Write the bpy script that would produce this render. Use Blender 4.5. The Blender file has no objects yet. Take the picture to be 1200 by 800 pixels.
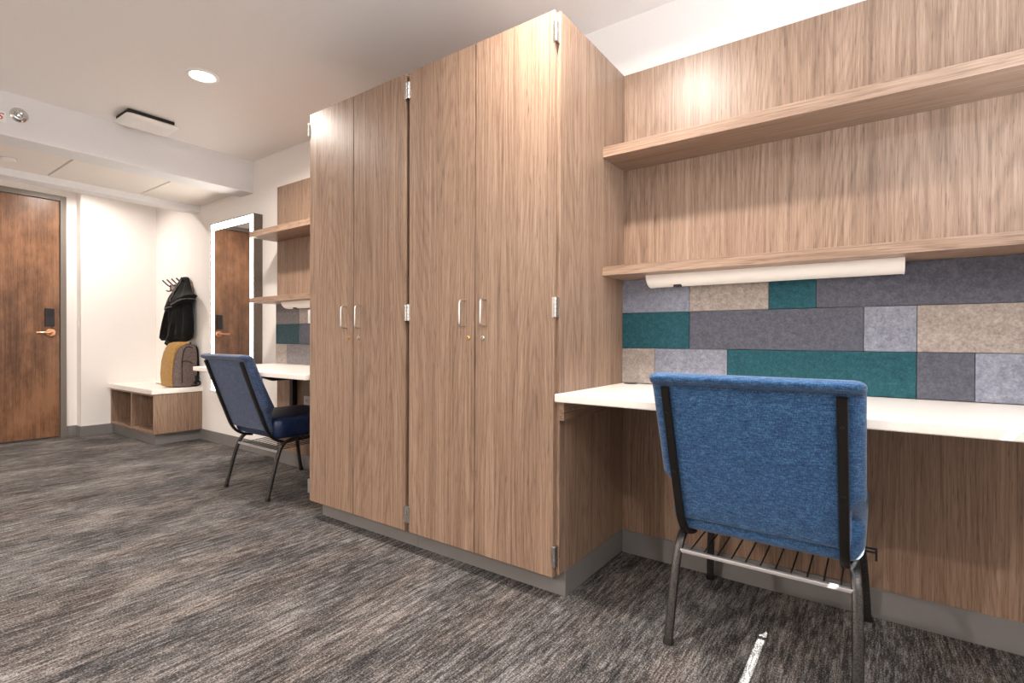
import bpy, bmesh, math, random
from mathutils import Vector, Matrix

random.seed(7)
S = bpy.context.scene
COL = S.collection
PI = math.pi
rad = math.radians


def lin(c):
    """sRGB 0-255 -> linear rgba"""
    o = []
    for v in c:
        v = v / 255.0
        o.append(v / 12.92 if v <= 0.04045 else ((v + 0.055) / 1.055) ** 2.4)
    return (o[0], o[1], o[2], 1.0)


# ------------------------------------------------------------------ materials
def new_mat(name):
    m = bpy.data.materials.new(name)
    m.use_nodes = True
    nt = m.node_tree
    b = nt.nodes['Principled BSDF']
    return m, nt, b


def N(nt, t, **kw):
    n = nt.nodes.new(t)
    for k, v in kw.items():
        if k in n.inputs.keys():
            n.inputs[k].default_value = v
        else:
            setattr(n, k, v)
    return n


def math_node(nt, op, a, b=None):
    n = nt.nodes.new('ShaderNodeMath')
    n.operation = op
    for i, v in enumerate((a, b)):
        if v is None:
            continue
        if isinstance(v, (int, float)):
            n.inputs[i].default_value = v
        else:
            nt.links.new(v, n.inputs[i])
    return n.outputs[0]


def mix_col(nt, fac, a, b, blend='MIX'):
    n = nt.nodes.new('ShaderNodeMix')
    n.data_type = 'RGBA'
    n.blend_type = blend
    if isinstance(fac, (int, float)):
        n.inputs[0].default_value = fac
    else:
        nt.links.new(fac, n.inputs[0])
    for sock, v in ((n.inputs[6], a), (n.inputs[7], b)):
        if isinstance(v, tuple):
            sock.default_value = v
        else:
            nt.links.new(v, sock)
    return n.outputs[2]


def ramp(nt, fac, stops):
    n = nt.nodes.new('ShaderNodeValToRGB')
    cr = n.color_ramp
    while len(cr.elements) < len(stops):
        cr.elements.new(0.5)
    for e, (p, c) in zip(cr.elements, stops):
        e.position = p
        e.color = c if len(c) == 4 else (c[0], c[1], c[2], 1)
    nt.links.new(fac, n.inputs[0])
    return n.outputs[0]


def coords(nt, scale=(1, 1, 1), rnd=0.0):
    tc = nt.nodes.new('ShaderNodeTexCoord')
    v = tc.outputs['Object']
    if rnd:
        oi = nt.nodes.new('ShaderNodeObjectInfo')
        a = nt.nodes.new('ShaderNodeVectorMath')
        a.operation = 'ADD'
        c = nt.nodes.new('ShaderNodeCombineXYZ')
        for i in range(3):
            nt.links.new(math_node(nt, 'MULTIPLY', oi.outputs['Random'], rnd * (1 + i * 1.7)), c.inputs[i])
        nt.links.new(v, a.inputs[0])
        nt.links.new(c.outputs[0], a.inputs[1])
        v = a.outputs[0]
    mp = nt.nodes.new('ShaderNodeMapping')
    mp.inputs['Scale'].default_value = scale
    nt.links.new(v, mp.inputs[0])
    return mp.outputs[0]


def noise(nt, vec, scale, detail=3, rough=0.55, dist=0.0):
    n = nt.nodes.new('ShaderNodeTexNoise')
    n.inputs['Scale'].default_value = scale
    n.inputs['Detail'].default_value = detail
    n.inputs['Roughness'].default_value = rough
    n.inputs['Distortion'].default_value = dist
    nt.links.new(vec, n.inputs['Vector'])
    return n.outputs['Fac']


def bump(nt, b, height, strength=0.2, dist=0.002):
    n = nt.nodes.new('ShaderNodeBump')
    n.inputs['Strength'].default_value = strength
    n.inputs['Distance'].default_value = dist
    nt.links.new(height, n.inputs['Height'])
    nt.links.new(n.outputs[0], b.inputs['Normal'])


def plain(name, col, rough=0.5, metal=0.0, nscale=40, var=0.06, bmp=0.0, spec=None):
    """painted / moulded surface: a base colour with a faint mottling"""
    m, nt, b = new_mat(name)
    c = lin(col)
    v = coords(nt)
    f = noise(nt, v, nscale, 3)
    lo = tuple(x * (1 - var) for x in c[:3]) + (1,)
    hi = tuple(min(1, x * (1 + var)) for x in c[:3]) + (1,)
    nt.links.new(ramp(nt, f, [(0.3, lo), (0.7, hi)]), b.inputs['Base Color'])
    b.inputs['Roughness'].default_value = rough
    b.inputs['Metallic'].default_value = metal
    if spec is not None:
        b.inputs['Specular IOR Level'].default_value = spec
    if bmp:
        bump(nt, b, f, bmp, 0.001)
    return m


def wood(name, axis, dark, mid, light, rough=0.36, rnd=3.0, stripe=0.5, blotch=0.0):
    """wood-grain laminate, grain along the object's axis 0/1/2"""
    m, nt, b = new_mat(name)

    def vec(s_across, s_along):
        s = [s_across] * 3
        s[axis] = s_along
        return coords(nt, tuple(s), rnd)
    # contour lines of a stretched noise give the cathedral figure
    low = noise(nt, vec(1.0, 0.075), 5.0, 1, 0.35, 0.0)
    jit = noise(nt, vec(1.0, 0.25), 22.0, 3, 0.6)
    low = math_node(nt, 'ADD', low, math_node(nt, 'MULTIPLY', jit, 0.012))
    lines = math_node(nt, 'SINE', math_node(nt, 'MULTIPLY', low, 200.0))
    lines = math_node(nt, 'MULTIPLY', math_node(nt, 'ADD', lines, 1.0), 0.5)
    lines = math_node(nt, 'POWER', lines, 3.0)
    mask = noise(nt, vec(1.0, 0.12), 6.0, 2, 0.5)
    lines = math_node(nt, 'MULTIPLY', lines, math_node(nt, 'MULTIPLY', mask, 2.0))
    broad = noise(nt, vec(1.0, 0.02), 26.0, 3, 0.6)
    fine = noise(nt, vec(1.0, 0.014), 150.0, 3, 0.65)
    pores = noise(nt, vec(1.0, 0.03), 420.0, 2, 0.6)
    f = math_node(nt, 'ADD', math_node(nt, 'MULTIPLY', broad, 0.33), math_node(nt, 'MULTIPLY', fine, 0.58))
    f = math_node(nt, 'ADD', f, math_node(nt, 'MULTIPLY', pores, 0.34))
    f = math_node(nt, 'SUBTRACT', f, math_node(nt, 'MULTIPLY', lines, 0.075 * stripe * 2))
    dash = noise(nt, vec(1.0, 0.05), 300.0, 2, 0.5)
    dash = math_node(nt, 'MULTIPLY', math_node(nt, 'MAXIMUM', math_node(nt, 'SUBTRACT', dash, 0.60), 0.0), 1.6)
    f = math_node(nt, 'SUBTRACT', f, dash)
    f = math_node(nt, 'ADD', f, -0.085)
    if blotch:
        bl = noise(nt, vec(1.0, 0.5), 4.0, 5, 0.65)
        f = math_node(nt, 'ADD', f, math_node(nt, 'MULTIPLY', math_node(nt, 'SUBTRACT', bl, 0.5), blotch))
    colr = ramp(nt, f, [(0.28, lin(dark)), (0.50, lin(mid)), (0.74, lin(light))])
    nt.links.new(colr, b.inputs['Base Color'])
    b.inputs['Roughness'].default_value = rough
    b.inputs['Specular IOR Level'].default_value = 0.45
    bump(nt, b, fine, 0.06, 0.0005)
    return m


WD, WM, WL = (103, 82, 68), (142, 116, 97), (171, 146, 126)
M = {}
M['wood_v'] = wood('laminate_vertical_grain', 2, WD, WM, WL)
M['wood_x'] = wood('laminate_shelf_grain', 0, WD, WM, WL)
M['wood_y'] = wood('laminate_cleat_grain', 1, WD, WM, WL)
M['door_wood'] = wood('stained_door_veneer', 2, (84, 58, 41), (118, 84, 61), (148, 108, 80), rough=0.3, rnd=0.0, stripe=0.12, blotch=1.3)
M['wall'] = plain('wall_paint', (238, 234, 230), 0.6, 0, 90, 0.012, 0.05)
M['wall_low_bounce'] = plain('low_bounce_wall_paint', (205, 196, 188), 0.6, 0, 90, 0.012, 0.05)  # tone of the unseen side wall, set to limit bounced light
M['ceiling'] = plain('ceiling_paint', (240, 235, 231), 0.7, 0, 60, 0.012, 0.05)
M['tile'] = plain('ceiling_tile_paint', (236, 228, 220), 0.7, 0, 60, 0.015, 0.03)
M['beam'] = plain('beam_paint', (228, 226, 226), 0.6, 0, 90, 0.012, 0.04)
M['rubber'] = plain('rubber_base', (120, 117, 116), 0.42, 0, 8, 0.06)
M['white_top'] = plain('white_solid_surface', (240, 233, 226), 0.28, 0, 160, 0.02)
M['white_plastic'] = plain('white_plastic', (238, 234, 230), 0.35, 0, 50, 0.01)
M['light_lens'] = plain('white_lens_acrylic', (238, 233, 226), 0.4, 0, 30, 0.01)
M['silver'] = plain('satin_nickel', (205, 203, 200), 0.28, 1.0, 80, 0.04)
M['brass'] = plain('keyed_brass', (214, 178, 120), 0.3, 1.0, 80, 0.05)
M['copper'] = plain('satin_bronze_lever', (214, 160, 122), 0.3, 1.0, 80, 0.05)
M['black'] = plain('black_plastic', (24, 23, 23), 0.4, 0, 60, 0.08)
M['black_metal'] = plain('black_powder_coat', (22, 21, 21), 0.45, 0.0, 60, 0.08)
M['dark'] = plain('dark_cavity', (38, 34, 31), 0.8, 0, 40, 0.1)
M['frame_grey'] = plain('door_frame_paint', (118, 110, 102), 0.45, 0, 30, 0.03)
M['mirror_frame'] = plain('bronze_mirror_frame', (104, 94, 86), 0.4, 0.6, 40, 0.05)
M['chrome'] = plain('chrome_fitting', (215, 213, 210), 0.16, 1.0, 40, 0.02)
M['bar_lightened'] = plain('gunmetal_lightened', (196, 192, 192), 0.45, 0.6, 200, 0.05)  # chair bar's reflected brightness painted into a lighter base colour
M['red'] = plain('red_print', (190, 40, 40), 0.5, 0, 40, 0.03)
M['sticker'] = plain('sticker_white', (240, 238, 234), 0.5, 0, 40, 0.01)


def metal_chair():
    m, nt, b = new_mat('hammered_gunmetal')
    v = coords(nt)
    f = noise(nt, v, 260, 2)
    nt.links.new(ramp(nt, f, [(0.3, lin((48, 47, 47))), (0.7, lin((86, 84, 83)))]), b.inputs['Base Color'])
    b.inputs['Metallic'].default_value = 0.75
    b.inputs['Roughness'].default_value = 0.38
    bump(nt, b, f, 0.35, 0.0008)
    return m


M['gunmetal'] = metal_chair()
M['frame_black'] = plain('bronze_black_coat', (32, 29, 27), 0.42, 0.35, 200, 0.12)


def fabric(name, dark, mid, light, sc=1.0, rough=0.9, sheen=0.25):
    m, nt, b = new_mat(name)
    a = noise(nt, coords(nt, (55 * sc, 55 * sc, 380 * sc)), 1.0, 2, 0.6)
    c = noise(nt, coords(nt, (380 * sc, 380 * sc, 55 * sc)), 1.0, 2, 0.6)
    d = noise(nt, coords(nt), 28 * sc, 3)
    f = math_node(nt, 'ADD', math_node(nt, 'MULTIPLY', a, 0.45), math_node(nt, 'MULTIPLY', c, 0.45))
    f = math_node(nt, 'ADD', f, math_node(nt, 'MULTIPLY', d, 0.12))
    nt.links.new(ramp(nt, f, [(0.36, lin(dark)), (0.51, lin(mid)), (0.66, lin(light))]), b.inputs['Base Color'])
    b.inputs['Roughness'].default_value = rough
    b.inputs['Sheen Weight'].default_value = sheen
    b.inputs['Specular IOR Level'].default_value = 0.25
    bump(nt, b, f, 0.5, 0.0012)
    return m


M['blue'] = fabric('blue_woven_upholstery', (24, 50, 84), (45, 83, 126), (84, 126, 168))
M['jacket'] = fabric('black_jacket_cloth', (8, 8, 8), (15, 14, 14), (27, 26, 25), 0.7, 0.85, 0.02)
M['piping'] = fabric('grey_piping', (84, 82, 81), (112, 110, 108), (140, 138, 136), 0.7)
M['pack_grey'] = fabric('taupe_pack_nylon', (78, 66, 62), (104, 90, 86), (130, 116, 110), 0.8, 0.6, 0.1)
M['pack_mustard'] = fabric('mustard_pack_canvas', (136, 102, 50), (164, 126, 68), (184, 146, 86), 0.8, 0.8, 0.1)
M['webbing'] = fabric('black_webbing', (20, 18, 18), (32, 29, 28), (48, 45, 43), 0.9, 0.8, 0.1)


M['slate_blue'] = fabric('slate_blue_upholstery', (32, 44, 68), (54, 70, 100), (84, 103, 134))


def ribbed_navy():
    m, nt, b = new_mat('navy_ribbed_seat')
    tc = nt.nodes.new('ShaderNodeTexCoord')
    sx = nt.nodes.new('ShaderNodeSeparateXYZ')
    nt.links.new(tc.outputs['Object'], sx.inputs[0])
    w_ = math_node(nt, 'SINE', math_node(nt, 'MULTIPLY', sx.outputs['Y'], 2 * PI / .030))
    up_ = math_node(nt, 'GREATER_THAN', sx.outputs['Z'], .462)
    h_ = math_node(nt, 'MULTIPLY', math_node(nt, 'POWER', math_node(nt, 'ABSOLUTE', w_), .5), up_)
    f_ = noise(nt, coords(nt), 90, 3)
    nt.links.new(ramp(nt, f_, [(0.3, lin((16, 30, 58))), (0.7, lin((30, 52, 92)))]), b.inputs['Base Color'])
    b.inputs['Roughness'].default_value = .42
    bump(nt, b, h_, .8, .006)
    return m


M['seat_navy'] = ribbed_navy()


def felt(name, col):
    m, nt, b = new_mat(name)
    c = lin(col)
    f1 = noise(nt, coords(nt, (1, 1, 1), 2.0), 150, 4, 0.7)
    f2 = noise(nt, coords(nt, (1, 1, 1), 2.0), 46, 4, 0.6)
    f = math_node(nt, 'ADD', math_node(nt, 'MULTIPLY', f1, 0.6), math_node(nt, 'MULTIPLY', f2, 0.4))
    k = lambda s: tuple(min(1, x * s) for x in c[:3]) + (1,)
    nt.links.new(ramp(nt, f, [(0.33, k(0.62)), (0.5, k(1.0)), (0.68, k(1.5))]), b.inputs['Base Color'])
    b.inputs['Roughness'].default_value = 0.95
    b.inputs['Specular IOR Level'].default_value = 0.15
    bump(nt, b, f, 0.4, 0.0015)
    return m


M['f_blue'] = felt('felt_pale_blue_grey', (136, 140, 154))
M['f_beige'] = felt('felt_beige', (158, 149, 143))
M['f_teal'] = felt('felt_teal', (44, 86, 96))
M['f_dark'] = felt('felt_charcoal', (92, 94, 105))
M['f_teal_shaded'] = felt('felt_teal_shaded', (58, 78, 84))  # teal felt with the far alcove's shade mixed into its colour
M['f_grey'] = felt('felt_mid_grey', (122, 118, 120))


def carpet():
    m, nt, b = new_mat('streaked_carpet')
    big = noise(nt, coords(nt, (3.0, 1.8, 1)), 1.0, 3, 0.6, 0.4)
    st = noise(nt, coords(nt, (58, 5.5, 1)), 1.0, 6, 0.74, 0.2)
    thr = noise(nt, coords(nt, (210, 22, 1)), 1.0, 4, 0.7)
    loop = noise(nt, coords(nt, (230, 150, 1)), 1.0, 3, 0.8)
    f = math_node(nt, 'ADD', math_node(nt, 'MULTIPLY', big, 0.48), math_node(nt, 'MULTIPLY', st, 1.05))
    f = math_node(nt, 'ADD', f, math_node(nt, 'MULTIPLY', thr, 0.75))
    f = math_node(nt, 'ADD', f, math_node(nt, 'MULTIPLY', loop, 1.30))
    f = math_node(nt, 'ADD', f, -1.275)
    colr = ramp(nt, f, [(0.28, lin((30, 29, 30))), (0.43, lin((61, 59, 59))), (0.57, lin((95, 91, 89))), (0.76, lin((152, 147, 144)))])
    hue = noise(nt, coords(nt, (5, 0.8, 1)), 1.0, 2)
    tint = ramp(nt, hue, [(0.35, (1.05, 0.98, 0.93, 1)), (0.65, (0.95, 1.0, 1.04, 1))])
    nt.links.new(mix_col(nt, 0.8, colr, tint, 'MULTIPLY'), b.inputs['Base Color'])
    b.inputs['Roughness'].default_value = 0.95
    b.inputs['Specular IOR Level'].default_value = 0.12
    bump(nt, b, math_node(nt, 'ADD', loop, thr), 0.5, 0.003)
    return m


M['carpet'] = carpet()


def emit(name, col, strength):
    m, nt, b = new_mat(name)
    b.inputs['Base Color'].default_value = (0.9, 0.9, 0.9, 1)
    b.inputs['Emission Color'].default_value = col
    b.inputs['Emission Strength'].default_value = strength
    return m


M['led'] = emit('mirror_led_strip', (1.0, 0.93, 0.85, 1), 8.0)
M['lens_on'] = emit('downlight_lens', (1.0, 0.90, 0.78, 1), 9.0)


def mirror_mat():
    m, nt, b = new_mat('mirror_silvering')
    f = noise(nt, coords(nt), 5, 2)
    nt.links.new(ramp(nt, f, [(0.3, (0.80, 0.80, 0.80, 1)), (0.7, (0.84, 0.84, 0.84, 1))]), b.inputs['Base Color'])
    b.inputs['Metallic'].default_value = 1.0
    b.inputs['Roughness'].default_value = 0.03
    return m


M['mirror'] = mirror_mat()


# ------------------------------------------------------------------ mesh helpers
class MB:
    def __init__(self):
        self.bm = bmesh.new()

    def box(self, x0, x1, y0, y1, z0, z1, bev=0.0, seg=2):
        x0, x1 = min(x0, x1), max(x0, x1)
        y0, y1 = min(y0, y1), max(y0, y1)
        z0, z1 = min(z0, z1), max(z0, z1)
        c = [(x0, y0, z0), (x1, y0, z0), (x1, y1, z0), (x0, y1, z0), (x0, y0, z1), (x1, y0, z1), (x1, y1, z1), (x0, y1, z1)]
        vs = [self.bm.verts.new(p) for p in c]
        fs = [self.bm.faces.new([vs[i] for i in q]) for q in
              ((3, 2, 1, 0), (4, 5, 6, 7), (0, 1, 5, 4), (1, 2, 6, 5), (2, 3, 7, 6), (3, 0, 4, 7))]
        if bev > 0:
            es = list({e for f in fs for e in f.edges})
            bmesh.ops.bevel(self.bm, geom=es, offset=bev, segments=seg, profile=0.5, affect='EDGES', clamp_overlap=True)
        return self

    def tube(self, pts, w, h=None, n=12, ref=Vector((1, 0, 0)), cap=True, sq=1.0):
        """sweep an (w along ref, h across) section along a path; sq<1 makes it squarer"""
        if h is None:
            h = w
        pts = [Vector(p) for p in pts]
        rings = []
        L = len(pts)
        for i, p in enumerate(pts):
            t = (pts[min(i + 1, L - 1)] - pts[max(i - 1, 0)]).normalized()
            a = (ref - t * ref.dot(t))
            if a.length < 1e-4:
                a = Vector((0, 0, 1)) - t * t.z
                if a.length < 1e-4:
                    a = Vector((0, 1, 0))
            a.normalize()
            b = t.cross(a)
            ww = w[i] if isinstance(w, (list, tuple)) else w
            hh = h[i] if isinstance(h, (list, tuple)) else h
            r = []
            for k in range(n):
                th = 2 * PI * (k + 0.5) / n
                cs, sn = math.cos(th), math.sin(th)
                cs = math.copysign(abs(cs) ** sq, cs)
                sn = math.copysign(abs(sn) ** sq, sn)
                r.append(p + a * (cs * ww / 2) + b * (sn * hh / 2))
            rings.append(r)
        return self.loft(rings, cap)

    def loft(self, rings, cap=True):
        vr = [[self.bm.verts.new(p) for p in r] for r in rings]
        n = len(vr[0])
        for a, b in zip(vr, vr[1:]):
            for k in range(n):
                self.bm.faces.new((a[k], a[(k + 1) % n], b[(k + 1) % n], b[k]))
        if cap:
            self.bm.faces.new(vr[0][::-1])
            self.bm.faces.new(vr[-1])
        return self

    def lathe(self, c, axis, prof, n=32):
        """profile [(radius, height along axis)]"""
        c = Vector(c)
        ax = Vector(axis).normalized()
        a = ax.orthogonal().normalized()
        b = ax.cross(a)
        rings = []
        for r, h in prof:
            rings.append([c + ax * h + (a * math.cos(2 * PI * k / n) + b * math.sin(2 * PI * k / n)) * max(r, 1e-4) for k in range(n)])
        return self.loft(rings)

    def prism(self, poly, axis, a0, a1, bev=0.0):
        """extrude a polygon; axis 0: poly=(y,z), axis 1: poly=(x,z), axis 2: poly=(x,y)"""
        def p3(u, v, w):
            return {0: (w, u, v), 1: (u, w, v), 2: (u, v, w)}[axis]
        A = [self.bm.verts.new(p3(u, v, a0)) for u, v in poly]
        B = [self.bm.verts.new(p3(u, v, a1)) for u, v in poly]
        n = len(poly)
        fs = [self.bm.faces.new(A[::-1]), self.bm.faces.new(B)]
        for k in range(n):
            fs.append(self.bm.faces.new((A[k], A[(k + 1) % n], B[(k + 1) % n], B[k])))
        if bev:
            es = list({e for f in fs for e in f.edges})
            bmesh.ops.bevel(self.bm, geom=es, offset=bev, segments=2, profile=0.5, affect='EDGES', clamp_overlap=True)
        return self

    def build(self, name, mat, parent=None, org=(0, 0, 0), angle=35):
        """vertices were given in world space; org is the origin of the thing they belong to"""
        bm = self.bm
        bmesh.ops.recalc_face_normals(bm, faces=bm.faces)
        bmesh.ops.translate(bm, verts=bm.verts, vec=-Vector(org))
        me = bpy.data.meshes.new(name)
        bm.to_mesh(me)
        bm.free()
        for p in me.polygons:
            p.use_smooth = True
        me.set_sharp_from_angle(angle=rad(angle))
        me.materials.append(mat)
        o = bpy.data.objects.new(name, me)
        COL.objects.link(o)
        wn_ = o.modifiers.new('weighted_normals', 'WEIGHTED_NORMAL')
        wn_.keep_sharp = True
        if parent is None:
            o.location = org
        else:
            o.parent = parent
        return o


def rrect(cx, cy, hx, hy, r, z, n=5, fn=None):
    """rounded rectangle ring in the XY plane"""
    r = min(r, hx, hy)
    out = []
    for (sx, sy, a0) in ((1, 1, 0), (-1, 1, 90), (-1, -1, 180), (1, -1, 270)):
        for k in range(n + 1):
            a = rad(a0 + 90.0 * k / n)
            x = cx + sx * (hx - r) + r * math.cos(a)
            y = cy + sy * (hy - r) + r * math.sin(a)
            out.append(Vector((x, y, z)))
    return out


def smooth_path(pts, sub=6):
    """Catmull-Rom through the points"""
    P = [Vector(p) for p in pts]
    out = []
    for i in range(len(P) - 1):
        p0, p1, p2, p3 = P[max(i - 1, 0)], P[i], P[i + 1], P[min(i + 2, len(P) - 1)]
        for k in range(sub):
            t = k / sub
            out.append(0.5 * ((2 * p1) + (-p0 + p2) * t + (2 * p0 - 5 * p1 + 4 * p2 - p3) * t * t + (-p0 + 3 * p1 - 3 * p2 + p3) * t ** 3))
    out.append(P[-1])
    return out


def tag(o, label=None, cat=None, group=None, kind=None):
    if label:
        o['label'] = label
    if cat:
        o['category'] = cat
    if group:
        o['group'] = group
    if kind:
        o['kind'] = kind
    return o


def thing(name, loc, label=None, cat=None, group=None, kind=None):
    o = bpy.data.objects.new(name, None)
    o.empty_display_size = 0.1
    COL.objects.link(o)
    o.location = loc
    return tag(o, label, cat, group, kind)


def copy_tree(o, parent=None):
    c = o.copy()
    COL.objects.link(c)
    if parent is not None:
        c.parent = parent
    for ch in list(o.children):
        copy_tree(ch, c)
    return c


# ------------------------------------------------------------------ dimensions
WALL = 2.235           # long furniture wall
PAN = 2.18             # face of the wood panels on it
CEIL = 2.435
XN = 1.20              # window end wall
YL = -3.30             # opposite side wall
XE = -6.27             # entry end wall (beside the bench)
XD = -6.40             # wall that holds the door
XA, XB, XC = -0.946, -1.722, -2.484    # wardrobe ends and middle
WTOP = 2.146

# ------------------------------------------------------------------ room shell
tag(MB().box(XD - .3, XN + .3, YL - .3, WALL + .3, -0.1, 0).build('floor', M['carpet']), kind='structure')
tag(MB().box(XD - .3, XN + .1, YL - .3, WALL + .3, CEIL, CEIL + .1).build('ceiling', M['ceiling']), kind='structure')
tag(MB().box(XD - .3, XN + .3, WALL, WALL + .12, 0, CEIL).build('wall_right', M['wall']), kind='structure')
tag(MB().box(XD - .3, XN + .3, YL - .12, YL, 0, CEIL).build('wall_left', M['wall_low_bounce']), kind='structure')
# entry end wall: the part beside the bench stands forward of the part with the door
DY0, DY1, DZ = 0.560, 1.474, 2.262
we = MB()
we.box(XD - .2, XE, 1.600, WALL, 0, CEIL)
we.box(XD - .2, XD, DY1 + .002, 1.600, 0, CEIL)
we.box(XD - .2, XD, YL, DY0 - .002, 0, CEIL)
we.box(XD - .2, XD, DY0 - .002, DY1 + .002, DZ + .002, CEIL)
tag(we.build('wall_back', M['wall']), kind='structure')
# window end wall (behind the camera's right shoulder), with the window opening
wy0, wy1, wz0, wz1 = -1.2, 1.92, 0.80, 2.22
wn = MB()
wn.box(XN, XN + .12, YL, wy0, 0, CEIL).box(XN, XN + .12, wy1, WALL, 0, CEIL)
wn.box(XN, XN + .12, wy0, wy1, 0, wz0).box(XN, XN + .12, wy0, wy1, wz1 + .06, CEIL)
tag(wn.build('wall_front', M['wall']), kind='structure')
win = thing('window_1', (XN, (wy0 + wy1) / 2, wz0), kind='structure')
fr = MB()
fr.box(XN + .03, XN + .08, wy0, wy1, wz0, wz0 + .05).box(XN + .03, XN + .08, wy0, wy0 + .04, wz0, wz1)
fr.box(XN + .03, XN + .08, .34, .38, wz0, wz1)
fr.build('window_frame', M['frame_grey'], win, win.location)
# drawn shade with a thin gap at its head: the sliver of sun on the carpet comes through it
TAN = 1.38
zs = TAN * (XN + .006 + .305)
MB().box(XN + .004, XN + .008, wy0, wy1, wz0, zs - .016).box(XN + .004, XN + .008, .98, wy1, zs - .016, zs + .016).build('window_shade', M['white_plastic'], win, win.location)
MB().box(XN + .004, XN + .008, wy0, wy1, zs + .016, wz1 + .06).build('shade_valance', M['white_plastic'], win, win.location)

# dropped beam, lowered entry ceiling, second beam
tag(MB().box(-4.49, -4.28, YL, WALL, 2.172, CEIL).build('trim_1', M['beam']), kind='structure')
tl = MB()
TX0, TX1, TZ = -5.25, -4.49, 2.205
ys = [WALL, 1.743, 1.133, 0.523, -0.087, -0.70, -1.31, -1.92, -2.53, YL]
for a, b in zip(ys, ys[1:]):
    tl.box(TX0, TX1, b + .006, a - .006 if a < WALL else a, TZ, TZ + .02, .004)
tl.box(TX0, TX1, YL, WALL, TZ + .016, TZ + .03)
tag(tl.build('trim_2', M['tile']), kind='structure')
tag(MB().box(-5.40, -5.25, YL, WALL, 2.152, CEIL).build('trim_3', M['beam']), kind='structure')

# rubber base
tag(MB().box(-5.249, -3.83, WALL - .008, WALL, 0, .10, .002).build('baseboard_right', M['rubber']), kind='structure')
tag(MB().box(-3.845, XC, PAN - .008, PAN, 0, .10, .002).box(XA + .003, .62, PAN - .008, PAN, 0, .10, .002).build('baseboard_desk', M['rubber']), kind='structure')
bb = MB()
bb.box(XE, XE + .008, 1.592, 1.90, 0, .10, .002).box(XD, XE + .004, 1.592, 1.600, 0, .10, .002)
bb.box(XD, XD + .008, DY1 + .048, 1.594, 0, .10, .002)
tag(bb.build('baseboard_back', M['rubber']), kind='structure')
tag(MB().box(XD, XN, YL, YL + .008, 0, .10, .002).build('baseboard_left', M['rubber']), kind='structure')

# ------------------------------------------------------------------ entry door
door = thing('door_1', (XD, (DY0 + DY1) / 2, 0), 'brown wood entry door with black card reader and bronze lever', kind='structure')
dl = door.location
MB().box(XD - .05, XD + .004, DY0 + .004, DY1 - .004, .012, DZ - .004, .002).build('door_leaf', M['door_wood'], door, dl)
f = MB()
f.box(XD - .10, XD + .022, DY1, DY1 + .045, 0, DZ + .048, .003)
f.box(XD - .10, XD + .022, DY0 - .045, DY0, 0, DZ + .048, .003)
f.box(XD - .10, XD + .0218, DY0, DY1, DZ, DZ + .048, .001)
f.build('door_frame', M['frame_grey'], door, dl)
lk = MB().box(XD + .004, XD + .026, 1.362, 1.430, 1.062, 1.232, .006).build('card_reader', M['black'], door, dl)
MB().box(XD + .026, XD + .028, 1.374, 1.418, 1.15, 1.215, .001).build('reader_window', M['dark'], lk, dl)
MB().lathe((XD + .004, 1.405, 1.003), (1, 0, 0), [(.040, 0), (.040, .006), (.034, .012), (.016, .014), (.014, .05), (.0, .052)]).build('lever_rose', M['copper'], door, dl)
MB().tube(smooth_path([(XD + .050, 1.412, 1.003), (XD + .056, 1.38, 1.004), (XD + .058, 1.34, 1.002), (XD + .052, 1.295, 1.0)]), .022, .014, 12, Vector((0, 0, 1))).build('lever_handle', M['copper'], door, dl)
MB().box(XD + .004, XD + .045, .66, .90, 2.13, 2.19, .005).tube([(XD + .05, .78, 2.20), (XD + .05, 1.05, 2.235)], .018, .01).build('door_closer', M['silver'], door, dl)

sw = thing('light_switch', (XE - .06, 1.600, 1.10), 'white light switch on the narrow return wall beside the brown door', 'light switch')
MB().box(XE - .095, XE - .025, 1.594, 1.600, 1.045, 1.16, .002).build('switch_plate', M['white_plastic'], sw, sw.location)
MB().prism([(1.588, 1.12), (1.594, 1.125), (1.594, 1.08), (1.591, 1.08)], 0, XE - .075, XE - .045).build('rocker', M['white_plastic'], sw, sw.location)


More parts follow.
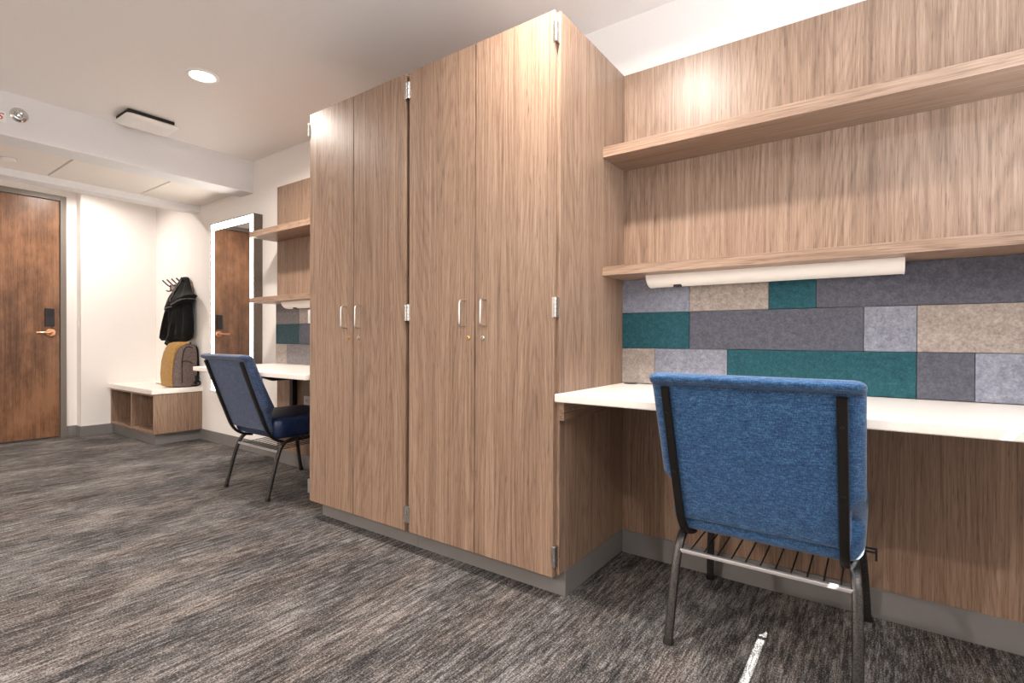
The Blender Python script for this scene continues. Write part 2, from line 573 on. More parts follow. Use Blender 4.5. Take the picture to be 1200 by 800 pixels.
# ------------------------------------------------------------------ wardrobes
def wardrobe(x0, x1, label):
    t = thing('wardrobe_cabinet', ((x0 + x1) / 2, PAN, 0), label, 'wardrobe', 'twin wood wardrobes')
    L = t.location
    yf = 1.616
    c = MB()
    c.box(x0, x0 + .019, yf, WALL - .002, .10, WTOP, .0012)
    c.box(x1 - .019, x1, yf, WALL - .002, .10, WTOP, .0012)
    c.box(x0 + .019, x1 - .019, yf, WALL - .002, WTOP - .019, WTOP)
    c.box(x0 + .019, x1 - .019, yf, WALL - .002, .10, .119)
    c.box(x0 + .019, x1 - .019, WALL - .02, WALL - .002, .119, WTOP - .019)
    c.build('carcass', M['wood_v'], t, L)
    lo = 0.004 if x0 == XC else 0
    MB().box(x0 + lo * 6, x1, 1.664, WALL - .002, 0, .099, .003).build('toe_kick', M['rubber'], t, L)
    mid = (x0 + x1) / 2 + (0.004 if x0 == XB else -.002)
    g = .0125
    for k, (a, b) in enumerate(((x0 + g, mid - .0025), (mid + .0025, x1 - g - .002))):
        d = MB().box(a, b, 1.595, 1.6135, .094, WTOP, .001).build('door', M['wood_v'], t, L)
        hx = (b - .052) if k == 0 else (a + .052)
        y = 1.595
        pts = [(hx, y, 1.116), (hx, y - .022, 1.116), (hx, y - .030, 1.112), (hx, y - .033, 1.102), (hx, y - .033, 1.024),
               (hx, y - .030, 1.014), (hx, y - .022, 1.010), (hx, y, 1.010)]
        MB().tube(pts, .008, .008, 10).build('handle', M['silver'], d, L)
        lx = (b - .032) if k == 0 else (a + .040)
        lkk = MB().lathe((lx, y, .962), (0, -1, 0), [(.0095, 0), (.0095, .003), (.0075, .005), (.0, .0055)], 20).build('lock', M['brass'] if k == 0 else M['silver'], d, L)
        MB().box(lx - .0012, lx + .0012, y - .0062, y - .005, .958, .966).build('keyhole', M['dark'], lkk, L)
        ex = (a - .0065) if k == 0 else (b + .0065)
        for zc in (2.066, 1.074, 0.171):
            h = MB()
            for q in range(5):
                h.lathe((ex, 1.594, zc - .036 + q * .0146), (0, 0, 1), [(.0052, 0), (.0058, .001), (.0058, .0128), (.0052, .0138)], 14)
            s = 1 if k == 0 else -1
            h.box(ex, ex + s * .012, 1.593, 1.5965, zc - .036, zc + .037, .0008)
            h.box(ex - .004, ex + .004, 1.594, 1.620, zc - .036, zc + .037, .0008)
            h.build('hinge', M['silver'], d, L)
    return t


wardrobe(XB, XA, 'tall wood wardrobe next to the desk with the teal and grey felt board')
wardrobe(XC, XB, 'tall wood wardrobe standing between its twin and the alcove by the lit mirror')


# ------------------------------------------------------------------ desk alcoves
def alcove(x0, x1, k, lab):
    """k shrinks heights about the eye level a touch; lab distinguishes the labels"""
    Z = lambda z: .96 + (z - .96) * k
    tag(MB().box(x0, x1, PAN, WALL - .001, Z(1.224), Z(WTOP), .001).build('upper_panel', M['wood_v'], None, (x0, PAN, 1.2)),
        'wood back panel behind the two shelves ' + lab, 'wall panel', 'shelf back panels')
    tag(MB().box(x0, x1, PAN, WALL - .001, .001, .733, .001).build('lower_panel', M['wood_v'], None, (x0, PAN, .0)),
        'wood modesty panel under the white desk ' + lab, 'wall panel', 'panels under the desks')
    tag(MB().box(x0, x1, 1.962, PAN - .0005, Z(1.716), Z(1.759), .0012).build('wall_shelf', M['wood_x'], None, (x0, PAN, 1.7)),
        'upper wood shelf ' + lab, 'shelf', 'wood shelves over the desks')
    tag(MB().box(x0, x1, 1.962, PAN - .0005, Z(1.224), Z(1.261), .0012).build('wall_shelf', M['wood_x'], None, (x0, PAN, 1.2)),
        'lower wood shelf with a light under it ' + lab, 'shelf', 'wood shelves over the desks')


alcove(XA + .0005, .62, 1.0, 'beside the hinged wardrobe side')
alcove(-3.815, XC - .0005, .985, 'between mirror and wardrobe')


def worktop(x0, x1, label, grom=None):
    t = thing('desk_worktop', ((x0 + x1) / 2, PAN, .733), label, 'desk', 'white wall desks')
    L = t.location
    MB().box(x0, x1, 1.577, PAN - .0005, .734, .763, .004, 3).build('top', M['white_top'], t, L)
    return t, L


dk, L = worktop(XA + .0005, .62, 'white wall-hung desk behind the chair turned away, under the felt board')
cl = MB().box(XA + .001, XA + .020, 1.613, PAN - .002, .664, .7335, .001).build('cleat', M['wood_y'], dk, L)
MB().lathe((XA + .020, 1.68, .70), (1, 0, 0), [(.0035, 0), (.0035, .0008), (.0, .001)], 12).build('screw', M['silver'], cl, L)
MB().lathe((-.898, 2.155, .763), (0, 0, 1), [(.030, 0), (.030, .002), (.026, .004), (.0, .0042)], 28).build('cable_grommet', M['black'], dk, L)
d2, L = worktop(-3.815, XC - .0005, 'white wall-hung desk next to the lit mirror')
b = MB()
b.box(-3.575, -3.535, 2.14, PAN - .001, .30, .733, .002)
b.prism([(1.80, .733), (1.80, .724), (1.99, .652), (2.14, .652), (2.14, .733)], 0, -3.575, -3.535)
b.build('bracket', M['black_metal'], d2, L)

# under-shelf lights
def shelf_light(x0, x1, label, k=1.0):
    Z = lambda z: .96 + (z - .96) * k
    t = thing('shelf_light', ((x0 + x1) / 2, 2.10, Z(1.224)), label, 'light', 'lights under the shelves')
    L = t.location
    prof = [(2.048, Z(1.2235)), (2.048, Z(1.214)), (2.052, Z(1.204)), (2.060, Z(1.194)), (2.072, Z(1.184)), (2.088, Z(1.178)), (2.110, Z(1.176)), (2.150, Z(1.180)), (2.155, Z(1.2235))]
    MB().prism(prof, 0, x0 + .004, x1 - .004).build('diffuser', M['light_lens'], t, L, 25)
    cap = [(2.10 + (y - 2.10) * 1.03, z if z > Z(1.22) else z - .001) for y, z in prof]
    MB().prism(cap, 0, x0, x0 + .004).build('end_cap', M['white_plastic'], t, L)
    MB().prism(cap, 0, x1 - .004, x1).build('end_cap', M['white_plastic'], t, L)
    MB().box(x0 + .105, x0 + .135, 2.075, 2.095, Z(1.172), Z(1.182), .002).build('switch', M['black'], t, L)
    return t


shelf_light(-.790, .062, 'long white light under the shelf next to the hinged wardrobe side')
shelf_light(-3.53, -2.68, 'white light under the shelf next to the mirror, cut off by the wardrobe', .985)

# felt boards
def felts(rows, names, k=1.0):
    Z = lambda z: .96 + (z - .96) * k
    for (z0, z1, cols) in rows:
        for (x0, x1, m, lab) in cols:
            g = .0008
            tag(MB().box(x0 + g, x1 - g, PAN - .010, PAN + .004, Z(z0) + g, Z(z1) - g, .0012).build('felt_panel', M[m], None, ((x0 + x1) / 2, PAN, Z(z0))),
                lab, 'wall panel', names)


a = XA
felts([
    (1.076, 1.224, [(a, -.648, 'f_blue', 'pale blue-grey felt panel in the top row, touching the wardrobe'),
                    (-.648, -.349, 'f_beige', 'beige felt panel in the top row, between blue-grey and teal'),
                    (-.349, -.192, 'f_teal', 'smallest teal felt panel, in the top row behind the light'),
                    (-.192, .62, 'f_dark', 'long charcoal felt panel in the top row, beside the smallest teal one')]),
    (.920, 1.076, [(a, -.648, 'f_teal', 'teal felt panel in the middle row, touching the wardrobe'),
                   (-.648, -.048, 'f_dark', 'long charcoal felt panel in the middle row of the board'),
                   (-.048, .098, 'f_blue', 'small pale blue-grey felt panel in the middle row'),
                   (.098, .62, 'f_beige', 'long beige felt panel in the middle row')]),
    (.765, .920, [(a, -.796, 'f_beige', 'small beige felt panel standing on the desk by the cable grommet'),
                  (-.796, -.498, 'f_blue', 'pale grey felt panel in the bottom row between beige and long teal'),
                  (-.498, .098, 'f_teal', 'longest teal felt panel, in the bottom row behind the chair'),
                  (.098, .243, 'f_dark', 'small charcoal felt panel in the bottom row beside the long teal one'),
                  (.243, .62, 'f_blue', 'pale blue-grey felt panel in the bottom row at the edge of the photo')]),
], 'felt board over the near desk')
felts([
    (1.066, 1.224, [(-3.815, -3.50, 'f_grey', 'grey felt panel under the shelf light next to the mirror'),
                    (-3.50, XC, 'f_beige', 'beige felt panel half hidden by the wardrobe edge')]),
    (.912, 1.066, [(-3.815, -3.50, 'f_teal_shaded', 'shaded teal felt panel in the mirror-side alcove'),
                   (-3.50, XC, 'f_dark', 'charcoal felt panel beside shaded teal in the mirror-side alcove')]),
    (.765, .912, [(-3.815, -3.665, 'f_beige', 'beige felt panel standing on the mirror-side desk'),
                  (-3.665, XC, 'f_grey', 'long grey felt panel standing on the mirror-side desk')]),
], 'felt board over the far desk')

ou = thing('power_outlet', (-3.405, PAN, .47), 'white power outlet on the panel under the desk next to the mirror', 'outlet')
MB().box(-3.445, -3.365, PAN - .006, PAN, .42, .535, .002).build('cover_plate', M['white_plastic'], ou, ou.location)
for zc in (.452, .502):
    s = MB().box(-3.423, -3.387, PAN - .009, PAN - .005, zc - .017, zc + .017, .004).build('socket', M['white_plastic'], ou, ou.location)
    MB().box(-3.414, -3.411, PAN - .0095, PAN - .008, zc - .004, zc + .008).box(-3.400, -3.397, PAN - .0095, PAN - .008, zc - .004, zc + .008).build('slot', M['dark'], s, ou.location)

# ------------------------------------------------------------------ lit mirror
mx0, mx1, mz0, mz1 = -4.875, -4.130, .482, 1.972
my = 2.160
mi = thing('wall_mirror', ((mx0 + mx1) / 2, WALL, mz0), 'tall rectangular wall mirror with a glowing light border', 'mirror')
L = mi.location
f = MB()
t_ = .007
f.box(mx0, mx0 + t_, my, WALL, mz0, mz1, .001).box(mx1 - t_, mx1, my, WALL, mz0, mz1, .001)
f.box(mx0 + t_, mx1 - t_, my, WALL, mz0, mz0 + t_).box(mx0 + t_, mx1 - t_, my, WALL, mz1 - t_, mz1)
f.build('frame', M['mirror_frame'], mi, L)
s_ = .055
l = MB()
x0, x1, z0, z1 = mx0 + t_, mx1 - t_, mz0 + t_, mz1 - t_
l.box(x0, x0 + s_, my + .004, my + .012, z0, z1).box(x1 - s_, x1, my + .004, my + .012, z0, z1)
l.box(x0 + s_, x1 - s_, my + .004, my + .012, z0, z0 + s_).box(x0 + s_, x1 - s_, my + .004, my + .012, z1 - s_, z1)
l.build('light_border', M['led'], mi, L)
MB().box(x0 + s_, x1 - s_, my + .004, my + .012, z0 + s_, z1 - s_).build('glass', M['mirror'], mi, L)

# ------------------------------------------------------------------ bench
bx0, bx1, by0 = XE + .001, -5.205, 1.835
be = thing('storage_bench', ((bx0 + bx1) / 2, WALL, 0), 'low wood bench with white top and two open cubbies by the door', 'bench')
L = be.location
MB().box(bx0, bx1 + .012, by0 - .02, WALL - .001, .456, .500, .004, 3).build('bench_top', M['white_top'], be, L)
c = MB()
T = .019
c.box(bx1 - T, bx1, by0, WALL - .001, .10, .4555, .001)
c.box(bx0, bx0 + T, by0, WALL - .001, .10, .4555, .001)
c.box(bx0 + T, bx1 - T, by0, WALL - .001, .10, .10 + T, .001)
c.box(bx0 + T, bx1 - T, by0, WALL - .001, .4555 - T, .4555, .001)
c.box(bx0 + T, bx1 - T, WALL - .03, WALL - .012, .10 + T, .4555 - T)
c.build('carcass', M['wood_v'], be, L)
MB().box(-5.73 - .01, -5.73 + .01, by0 + .001, WALL - .03, .119, .4365, .001).build('divider', M['wood_v'], be, L)
MB().box(bx0, bx1 - .045, by0 + .025, WALL - .001, 0, .0995, .003).build('toe_kick', M['rubber'], be, L)

# ------------------------------------------------------------------ coat hooks and jacket
hk = thing('coat_rack', (-5.64, WALL, 1.46), 'wood coat rail with black double hooks on the wall above the bench', 'coat rack')
L = hk.location
MB().box(-5.875, -5.405, WALL - .02, WALL, 1.432, 1.492, .003).build('rail', M['wood_x'], hk, L)
for i in range(5):
    x = -5.855 + i * .1075
    y = WALL - .02
    h = MB()
    h.box(x - .009, x + .009, y - .005, y, 1.425, 1.495, .001)
    h.tube(smooth_path([(x, y - .003, 1.478), (x, y - .022, 1.484), (x, y - .052, 1.512), (x, y - .075, 1.535)]), .016, .012, 10)
    h.tube(smooth_path([(x, y - .003, 1.432), (x, y - .022, 1.428), (x, y - .040, 1.436)]), .016, .012, 10)
    h.build('hook', M['black_metal'], hk, L)

jk = thing('hooded_jacket', (-5.45, WALL - .1, .9), 'black hooded jacket with grey edging hanging from the coat rail', 'jacket')
L = jk.location


def cloth_rings(levels, n=72, seed=0, back=WALL - .012, gap=0.0):
    """levels: (z, xl, xr, depth, fold)  closed rings lying against the wall"""
    rnd = random.Random(seed)
    ph = [rnd.uniform(0, 6.28) for _ in range(4)]
    out = []
    for (z, xl, xr, d, fo) in levels:
        cx, hx = (xl + xr) / 2, (xr - xl) / 2
        r = []
        for k in range(n):
            a = 2 * PI * k / n
            cs, sn = math.cos(a), math.sin(a)
            px = cx + hx * math.copysign(abs(cs) ** .8, cs)
            front = max(0.0, -sn)
            yy = back - gap - d / 2 + d / 2 * math.copysign(abs(sn) ** .6, sn)
            u = (px - cx) / max(hx, .01)
            fold = (math.sin(u * 6.3 + ph[0] + z * 3.2) + .7 * math.sin(u * 11 + ph[1] - z * 5) + .4 * math.sin(u * 17 + ph[2] + z * 9))
            yy += -fo * fold * front
            zz = z + .35 * fo * math.sin(u * 5 + ph[3])
            r.append(Vector((px, min(yy, back), zz)))
        out.append(r)
    return out


def interp(levels, n=5):
    out = []
    for a, b in zip(levels, levels[1:]):
        for k in range(n):
            t = k / n
            t2 = t
            out.append(tuple(x + (y - x) * t2 for x, y in zip(a, b)))
    out.append(levels[-1])
    return out


body = interp([(1.40, -5.56, -5.40, .06, .004), (1.30, -5.60, -5.32, .10, .010), (1.22, -5.63, -5.30, .12, .014), (1.10, -5.66, -5.28, .12, .018),
               (1.00, -5.72, -5.28, .12, .020), (.975, -5.80, -5.29, .115, .020), (.955, -5.78, -5.30, .105, .014), (.94, -5.70, -5.36, .09, .008)])
br_ = cloth_rings(body, seed=3)
for ring in br_:
    for p in ring:
        if p.z < 1.05:
            p.z += min(0.0, (p.x + 5.42) * .20) * min(1, (1.05 - p.z) / .08)
MB().loft(br_).build('body', M['jacket'], jk, L, 60)
hood = interp([(1.548, -5.52, -5.47, .03, .002), (1.535, -5.55, -5.43, .045, .003), (1.47, -5.60, -5.38, .065, .008), (1.40, -5.64, -5.33, .095, .014),
               (1.325, -5.69, -5.25, .135, .018), (1.285, -5.72, -5.19, .15, .016), (1.255, -5.69, -5.27, .145, .012), (1.245, -5.65, -5.33, .12, .008)])
hr = cloth_rings(hood, seed=8)
for ring in hr:           # the hood opening sags down on one side
    for p in ring:
        if p.z < 1.42:
            p.z += (p.x + 5.47) * .26 * min(1, (1.42 - p.z) / .12)
ho = MB().loft(hr).build('hood', M['jacket'], jk, L, 60)
edge = [Vector((p.x, p.y - .004, p.z)) for p in hr[-8]]
edge = [p for p in edge if p.y < WALL - .03]
edge.sort(key=lambda p: p.x)
MB().tube(edge, .010, .010, 8, Vector((0, 1, 0))).build('edging', M['piping'], jk, L)
for (u0, u1) in ((-5.51, -5.56), (-5.46, -5.45)):
    pts = []
    for q in range(9):
        t = q / 8
        z = 1.53 - .23 * t
        x = u0 + (u1 - u0) * t
        yb = min((p.y for ring in hr for p in ring if abs(p.z - z) < .03 and abs(p.x - x) < .03), default=WALL - .1)
        pts.append((x, yb - .002, z))
    MB().tube(smooth_path(pts, 3), .008, .006, 8).build('seam_edging', M['piping'], jk, L)
sl = interp([(1.24, -5.70, -5.60, .07, .008), (1.12, -5.73, -5.62, .085, .012), (1.02, -5.79, -5.66, .085, .012), (.955, -5.86, -5.72, .07, .008), (.93, -5.86, -5.75, .05, .004)])
MB().loft(cloth_rings(sl, seed=5, gap=.05)).build('sleeve', M['jacket'], jk, L, 60)

# ------------------------------------------------------------------ backpack
pk = thing('backpack', (-5.37, 2.11, .50), 'mustard and taupe backpack standing upright on the white bench top', 'backpack')
L = pk.location


def pack_rings(levels):
    return [rrect(cx, cy, hx, hy, r, z, 5) for (z, cx, cy, hx, hy, r) in levels]


MB().loft(pack_rings([(.502, -5.36, 2.108, .112, .094, .03), (.512, -5.36, 2.108, .124, .104, .035), (.60, -5.36, 2.105, .128, .108, .04),
                      (.74, -5.36, 2.112, .126, .103, .04), (.83, -5.36, 2.124, .118, .092, .04), (.880, -5.36, 2.134, .104, .078, .04),
                      (.900, -5.36, 2.140, .075, .05, .04)])).build('main_body', M['pack_grey'], pk, L, 60)
fp = MB().loft(pack_rings([(.506, -5.372, 2.012, .100, .010, .01), (.518, -5.372, 2.004, .108, .016, .015), (.62, -5.372, 1.999, .112, .018, .018),
                      (.74, -5.372, 2.007, .110, .018, .018), (.82, -5.370, 2.024, .106, .020, .02), (.872, -5.366, 2.056, .104, .036, .03), (.906, -5.362, 2.098, .096, .060, .04), (.919, -5.362, 2.120, .07, .05, .03)])).build('front_panel', M['pack_mustard'], pk, L, 60)
zp = smooth_path([(-5.232, 2.075, .54), (-5.230, 2.072, .70), (-5.236, 2.085, .82), (-5.250, 2.12, .872), (-5.25, 2.17, .865)], 5)
MB().tube(zp, .010, .006, 8, Vector((0, 0, 1))).build('zipper', M['webbing'], pk, L)
MB().tube(smooth_path([(-5.226, 2.06, .735), (-5.226, 2.11, .745), (-5.232, 2.16, .72)], 4), .007, .006, 8, Vector((0, 0, 1))).build('pocket_seam', M['webbing'], pk, L)
for s in (-1, 1):
    x = -5.36 + s * .065
    st = smooth_path([(x, 2.195, .885), (x, 2.222, .86), (x + s * .02, 2.226, .74), (x + s * .03, 2.222, .62), (x + s * .04, 2.205, .54)], 6)
    MB().tube(st, .045, .012, 12).build('shoulder_strap', M['webbing'], pk, L)
MB().tube(smooth_path([(-5.40, 2.17, .890), (-5.385, 2.185, .912), (-5.335, 2.185, .912), (-5.32, 2.17, .890)], 6), .018, .008, 10, Vector((0, 1, 0))).build('grab_handle', M['webbing'], pk, L)
MB().tube(smooth_path([(-5.235, 2.19, .60), (-5.225, 2.195, .56), (-5.23, 2.175, .53)], 5), .02, .006, 10, Vector((0, 1, 0))).build('compression_strap', M['webbing'], pk, L)
MB().tube(smooth_path([(-5.32, 2.20, .54), (-5.25, 2.222, .545), (-5.215, 2.226, .53), (-5.205, 2.19, .511), (-5.23, 2.15, .510)], 6), .014, .005, 10, Vector((0, 0, 1))).build('strap_tail', M['webbing'], pk, L)
MB().tube(smooth_path([(-5.49, 2.07, .503), (-5.60, 2.06, .503), (-5.70, 2.075, .503), (-5.80, 2.10, .503), (-5.88, 2.10, .503)], 6), [.006] * 20 + [.026] * 5, .005, 10, Vector((0, 1, 0))).build('waist_strap', M['webbing'], pk, L)

# ------------------------------------------------------------------ ceiling fittings
DX, DYL = -3.115, 1.337
dw = thing('recessed_downlight', (DX, DYL, CEIL), 'round lit downlight in the ceiling near the wardrobes', 'ceiling light')
MB().lathe((DX, DYL, CEIL), (0, 0, -1), [(.085, 0), (.084, .004), (.066, .006), (.062, .002), (.062, .0)], 40).build('trim_ring', M['white_plastic'], dw, dw.location)
MB().lathe((DX, DYL, CEIL), (0, 0, -1), [(.062, .0), (.0618, .0025), (.0, .003)], 40).build('lens', M['lens_on'], dw, dw.location)

ap = thing('ceiling_access_point', (-4.06, 1.39, CEIL), 'white wireless unit with a dark gap above, mounted on the ceiling', 'ceiling device')
L = ap.location
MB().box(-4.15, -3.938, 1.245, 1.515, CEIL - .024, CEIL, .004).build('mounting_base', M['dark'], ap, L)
lv = [(CEIL - .024, -4.055, 1.392, .120, .150, .03), (CEIL - .031, -4.055, 1.392, .125, .155, .035), (CEIL - .041, -4.055, 1.392, .117, .147, .04), (CEIL - .049, -4.055, 1.392, .095, .13, .05), (CEIL - .053, -4.055, 1.392, .05, .08, .04)]
MB().loft([rrect(cx, cy, hx, hy, r, z, 6) for (z, cx, cy, hx, hy, r) in lv]).build('cover', M['white_plastic'], ap, L, 60)

sp = thing('fire_sprinkler', (-4.28, .795, 2.313), 'chrome sidewall fire sprinkler on the white ceiling beam', 'sprinkler')
L = sp.location
c0 = (-4.28, .795, 2.313)
MB().lathe(c0, (1, 0, 0), [(.044, 0), (.043, .006), (.034, .014), (.026, .016), (.024, .022), (.018, .022)], 32).build('wall_mount_ring', M['chrome'], sp, L)
MB().lathe(c0, (1, 0, 0), [(.014, .01), (.014, .03), (.008, .032), (.006, .056), (.009, .058), (.0, .060)], 20).build('body', M['chrome'], sp, L)
fm = MB()
for s in (-1, 1):
    fm.tube(smooth_path([(-4.252, .795 + s * .012, 2.313), (-4.238, .795 + s * .014, 2.313), (-4.224, .795 + s * .004, 2.313)], 4), .005, .005, 8)
fm.box(-4.226, -4.222, .777, .813, 2.326, 2.330).box(-4.228, -4.222, .783, .809, 2.303, 2.327)
fm.build('deflector', M['silver'], sp, L)

sg = thing('warning_sign', (-4.28, .60, 2.28), 'small white label with red print on the beam beside the sprinkler', 'label')
MB().box(-4.28, -4.2785, .46, .738, 2.248, 2.312, .0004).build('backing', M['sticker'], sg, sg.location)
cu = bpy.data.curves.new('print', 'FONT')
cu.body = 'S'
cu.size = .058
cu.extrude = .0005
cu.shear = .3
tmp = bpy.data.objects.new('print_tmp', cu)
COL.objects.link(tmp)
dg = bpy.context.evaluated_depsgraph_get()
me = bpy.data.meshes.new_from_object(tmp.evaluated_get(dg))
bpy.data.objects.remove(tmp)
me.transform(Matrix(((0, 0, 1, .0022), (1, 0, 0, .095), (0, 1, 0, -.020), (0, 0, 0, 1))))
me.materials.clear()
me.materials.append(M['red'])
pr = bpy.data.objects.new('red_print', me)
COL.objects.link(pr)
pr.parent = sg

ds = thing('sprinkler_cover_plate', (-4.95, .865, TZ), 'small round white cover plate on the lowered entry ceiling', 'ceiling device')
MB().lathe((-4.95, .865, TZ), (0, 0, -1), [(.040, 0), (.040, .010), (.036, .013), (.0, .014)], 32).build('ceiling_plate', M['white_plastic'], ds, ds.location)
MB().lathe((-4.95, .865, TZ), (0, 0, -1), [(.047, 0), (.047, .002), (.041, .0025)], 32).build('rim', M['silver'], ds, ds.location)


# ------------------------------------------------------------------ chairs
def make_chair(label):
    """origin on the floor under the rear feet's midpoint; the chair faces +y"""
    t = thing('upholstered_chair', (0, 0, 0), label, 'chair', 'blue stacking chairs at the desks')
    O = (0, 0, 0)
    HU = .216                                    # uprights
    up = [(.150, .322), (.095, .334), (.050, .360), (.018, .400), (-.004, .450), (-.030, .520), (-.075, .640), (-.112, .745), (-.140, .821)]

    def yb(z):
        if z <= .40:
            return .018
        for (ya, za), (yc, zc) in zip(up[3:], up[4:]):
            if z <= zc:
                return ya + (yc - ya) * (z - za) / (zc - za)
        (ya, za), (yc, zc) = up[-2], up[-1]
        return yc + (yc - ya) * (z - zc) / (zc - za)
    # backrest: one padded piece, its width steps in below the waist, its top rolls over to the rear
    lv = []

    def add(z, hw, back, front, r):
        lv.append(rrect(0, yb(z) + (back + front) / 2, hw, (front - back) / 2, r, z, 5))
    add(.398, .222, .016, .030, .006)
    add(.404, .228, .011, .036, .010)
    add(.440, .230, .010, .046, .014)
    add(.490, .231, .010, .060, .02)
    add(.512, .233, .010, .074, .024)
    add(.520, .238, .010, .080, .026)
    add(.546, .261, .010, .088, .030)
    add(.556, .264, .010, .088, .034)
    add(.600, .264, .010, .084, .036)
    add(.680, .264, .010, .076, .034)
    add(.760, .264, .010, .070, .032)
    add(.815, .264, .010, .068, .030)
    add(.829, .264, .009, .068, .030)
    add(.831, .264, .003, .068, .030)
    add(.835, .265, -.006, .068, .032)
    add(.846, .266, -.010, .067, .034)
    add(.852, .264, -.009, .064, .034)
    add(.857, .260, -.003, .056, .030)
    add(.861, .252, .008, .044, .018)
    add(.863, .240, .018, .034, .008)
    MB().loft(lv).build('backrest', M['blue'], t, O, 50)
    # seat cushion with rounded edges
    sv = []
    for z, hw, y0, y1, r in ((.352, .235, .075, .515, .03), (.358, .246, .062, .532, .04), (.372, .255, .052, .548, .05), (.40, .261, .045, .560, .055),
                             (.43, .262, .044, .563, .055), (.455, .260, .047, .558, .055), (.470, .250, .056, .545, .05), (.480, .228, .075, .520, .04), (.485, .18, .12, .46, .04)):
        sv.append(rrect(0, (y0 + y1) / 2, hw, (y1 - y0) / 2, r, z, 6))
    MB().loft(sv).build('seat', M['blue'], t, O, 60)
    for s in (-1, 1):
        x = s * HU
        p = [(x, y, z) for y, z in up]
        u = MB().tube(smooth_path(p, 5), .0245, .016, 12, sq=.5).build('back_upright', M['frame_black'], t, O)
        for zc in (.745, .560):
            MB().lathe((x, yb(zc) - .0085, zc), (0, -1, -.3), [(.0052, 0), (.0048, .002), (.0, .003)], 12).build('screw', M['black'], u, O)
        xr, xf = s * .2485, s * .258
        rl = smooth_path([(xr, 0, .012), (xr - s * .002, .030, .130), (xr - s * .004, .060, .235), (xr - s * .008, .084, .295), (xr - s * .012, .112, .324), (xr - s * .016, .150, .334), (xr - s * .018, .20, .337)], 6)
        lg = MB().tube(rl, .027, .020, 14, sq=.6).build('leg', M['gunmetal'], t, O)
        MB().tube([(xr, -.003, 0), (xr, -.001, .006), (xr, .002, .020)], [.030, .032, .031], [.024, .026, .024], 14, sq=.6).build('foot_glide', M['black'], lg, O)
        fl = smooth_path([(xf, .530, .012), (xf - s * .006, .508, .130), (xf - s * .014, .488, .235), (xf - s * .020, .470, .295), (xf - s * .024, .445, .324), (xf - s * .026, .40, .334), (xf - s * .0265, .36, .337)], 6)
        lg = MB().tube(fl, .027, .020, 14, sq=.6).build('leg', M['gunmetal'], t, O)
        MB().tube([(xf, .533, 0), (xf, .531, .006), (xf, .528, .020)], [.030, .032, .031], [.024, .026, .024], 14, sq=.6).build('foot_glide', M['black'], lg, O)
        MB().tube([(s * .2305, .18, .337), (s * .2315, .38, .337)], .024, .022, 12, sq=.6).build('side_rail', M['frame_black'], t, O)
    # book rack under the seat
    MB().tube([(-.236, .074, .276), (.236, .074, .276)], .016, .012, 12, Vector((0, 1, 0)), sq=.4).build('cross_bar', M['bar_lightened'], t, O)
    rk = MB()
    rk.tube([(-.225, .46, .300), (.225, .46, .300)], .007, .007, 8, Vector((0, 1, 0)))
    for i in range(11):
        x = -.205 + i * .041
        rk.tube([(x, .076, .279), (x, .30, .290), (x, .46, .302), (x, .475, .330)], .0048, .0048, 8)
    rk.build('book_rack', M['gunmetal'], t, O)
    hk_ = MB()
    hk_.tube([(.225, .20, .350), (.285, .20, .350)], .006, .006, 8, Vector((0, 1, 0))).tube([(.225, .23, .350), (.285, .23, .350)], .006, .006, 8, Vector((0, 1, 0)))
    hk_.tube([(.284, .195, .350), (.284, .235, .350)], .006, .006, 8).tube([(.284, .205, .352), (.284, .205, .325)], .006, .006, 8)
    hk_.build('link_hook', M['black_metal'], t, O)
    return t


ch = make_chair('blue fabric chair at the long desk, its back to us, showing gunmetal legs')
ch.location = (-.290, 1.602, 0)
c2 = copy_tree(ch)
c2.location = (-3.170, 1.612, 0)
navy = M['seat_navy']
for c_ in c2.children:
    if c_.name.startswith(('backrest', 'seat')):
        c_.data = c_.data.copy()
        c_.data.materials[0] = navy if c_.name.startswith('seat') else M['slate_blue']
c2['label'] = 'blue fabric chair standing at the desk beside the lit mirror'

# ------------------------------------------------------------------ lights
WARM = (1.0, 0.91, 0.83)


def disk(name, loc, power, size=.13, col=WARM, spread=160):
    d = bpy.data.lights.new(name, 'AREA')
    d.shape = 'DISK'
    d.size = size
    d.energy = power
    d.color = col
    d.spread = rad(spread)
    o = bpy.data.objects.new(name, d)
    COL.objects.link(o)
    o.location = loc
    return o


zl = CEIL - .012
disk('downlight_lamp', (DX, DYL, zl), 17)
disk('downlight_lamp', (-.84, DYL, zl), 16)
disk('downlight_lamp', (-2.3, -2.3, zl), 85)
disk('downlight_lamp', (-3.6, -2.3, zl), 26)  # added fill lamp on the unseen side for more frontal light
disk('downlight_lamp', (.35, -.5, zl), 16)
disk('downlight_lamp', (-5.80, 1.45, zl), 9)
disk('downlight_lamp', (-5.84, 0.0, zl), 4)

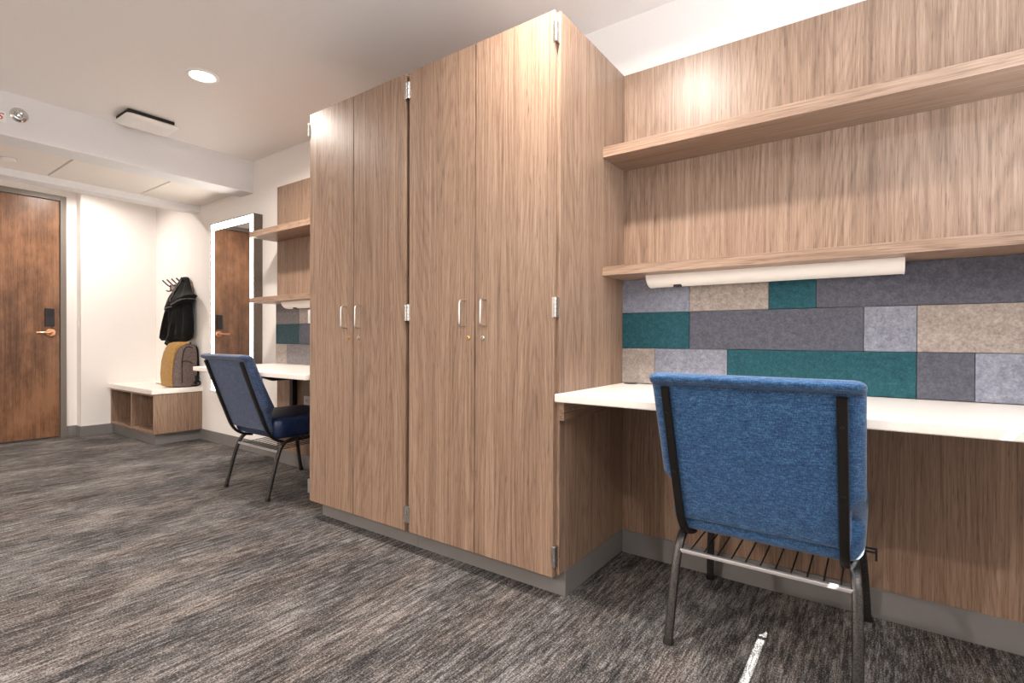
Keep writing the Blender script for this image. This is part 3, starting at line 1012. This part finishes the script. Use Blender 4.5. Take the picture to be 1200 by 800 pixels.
w = bpy.data.lights.new('window_fill_uplight', 'AREA')
w.shape = 'RECTANGLE'
w.size = 3.0
w.size_y = 1.0
w.energy = 40
w.color = (.80, .90, 1.0)
wo = bpy.data.objects.new('window_fill_uplight', w)
COL.objects.link(wo)
wo.location = (XN - .35, .36, 1.40)
wo.rotation_euler = Vector((.35, 0, -1)).to_track_quat('Z', 'Y').to_euler()  # turned up as added ceiling fill, standing in for daylight from the unseen window

sn = bpy.data.lights.new('sun', 'SUN')
sn.energy = 17
sn.angle = rad(.12)
sn.color = (.95, 1.0, .97)
so = bpy.data.objects.new('sun', sn)
COL.objects.link(so)
so.rotation_euler = Vector((1, -.66, TAN)).to_track_quat('Z', 'Y').to_euler()
so.location = (4, 0, 4)

wd = bpy.data.worlds.new('sky')
S.world = wd
wd.use_nodes = True
wd.node_tree.nodes['Background'].inputs[0].default_value = (.75, .85, 1, 1)
wd.node_tree.nodes['Background'].inputs[1].default_value = .6

# ------------------------------------------------------------------ camera
F, YAW, PIT, ROL = 601.71, rad(35.668), rad(-.3094), rad(.1952)
cy, sy, cp, sp_ = math.cos(YAW), math.sin(YAW), math.cos(PIT), math.sin(PIT)
fw = Vector((-sy * cp, cy * cp, sp_))
r = Vector((cy, sy, 0))
u = r.cross(fw)
r2 = r * math.cos(ROL) + u * math.sin(ROL)
u2 = u * math.cos(ROL) - r * math.sin(ROL)
cam = bpy.data.cameras.new('camera')
cam.sensor_width = 36
cam.lens = 36 * F / 1200
cam.clip_start = .02
co = bpy.data.objects.new('camera', cam)
COL.objects.link(co)
m = Matrix(((r2.x, u2.x, -fw.x, 0), (r2.y, u2.y, -fw.y, 0), (r2.z, u2.z, -fw.z, .96), (0, 0, 0, 1)))
co.matrix_world = m
S.camera = co

S.view_settings.view_transform = 'Standard'
S.view_settings.look = 'None'
S.view_settings.gamma = 1
S.view_settings.exposure = 1.0
S.view_settings.use_curve_mapping = False
S.cycles.use_denoising = True
S.cycles.max_bounces = 10
S.cycles.diffuse_bounces = 6
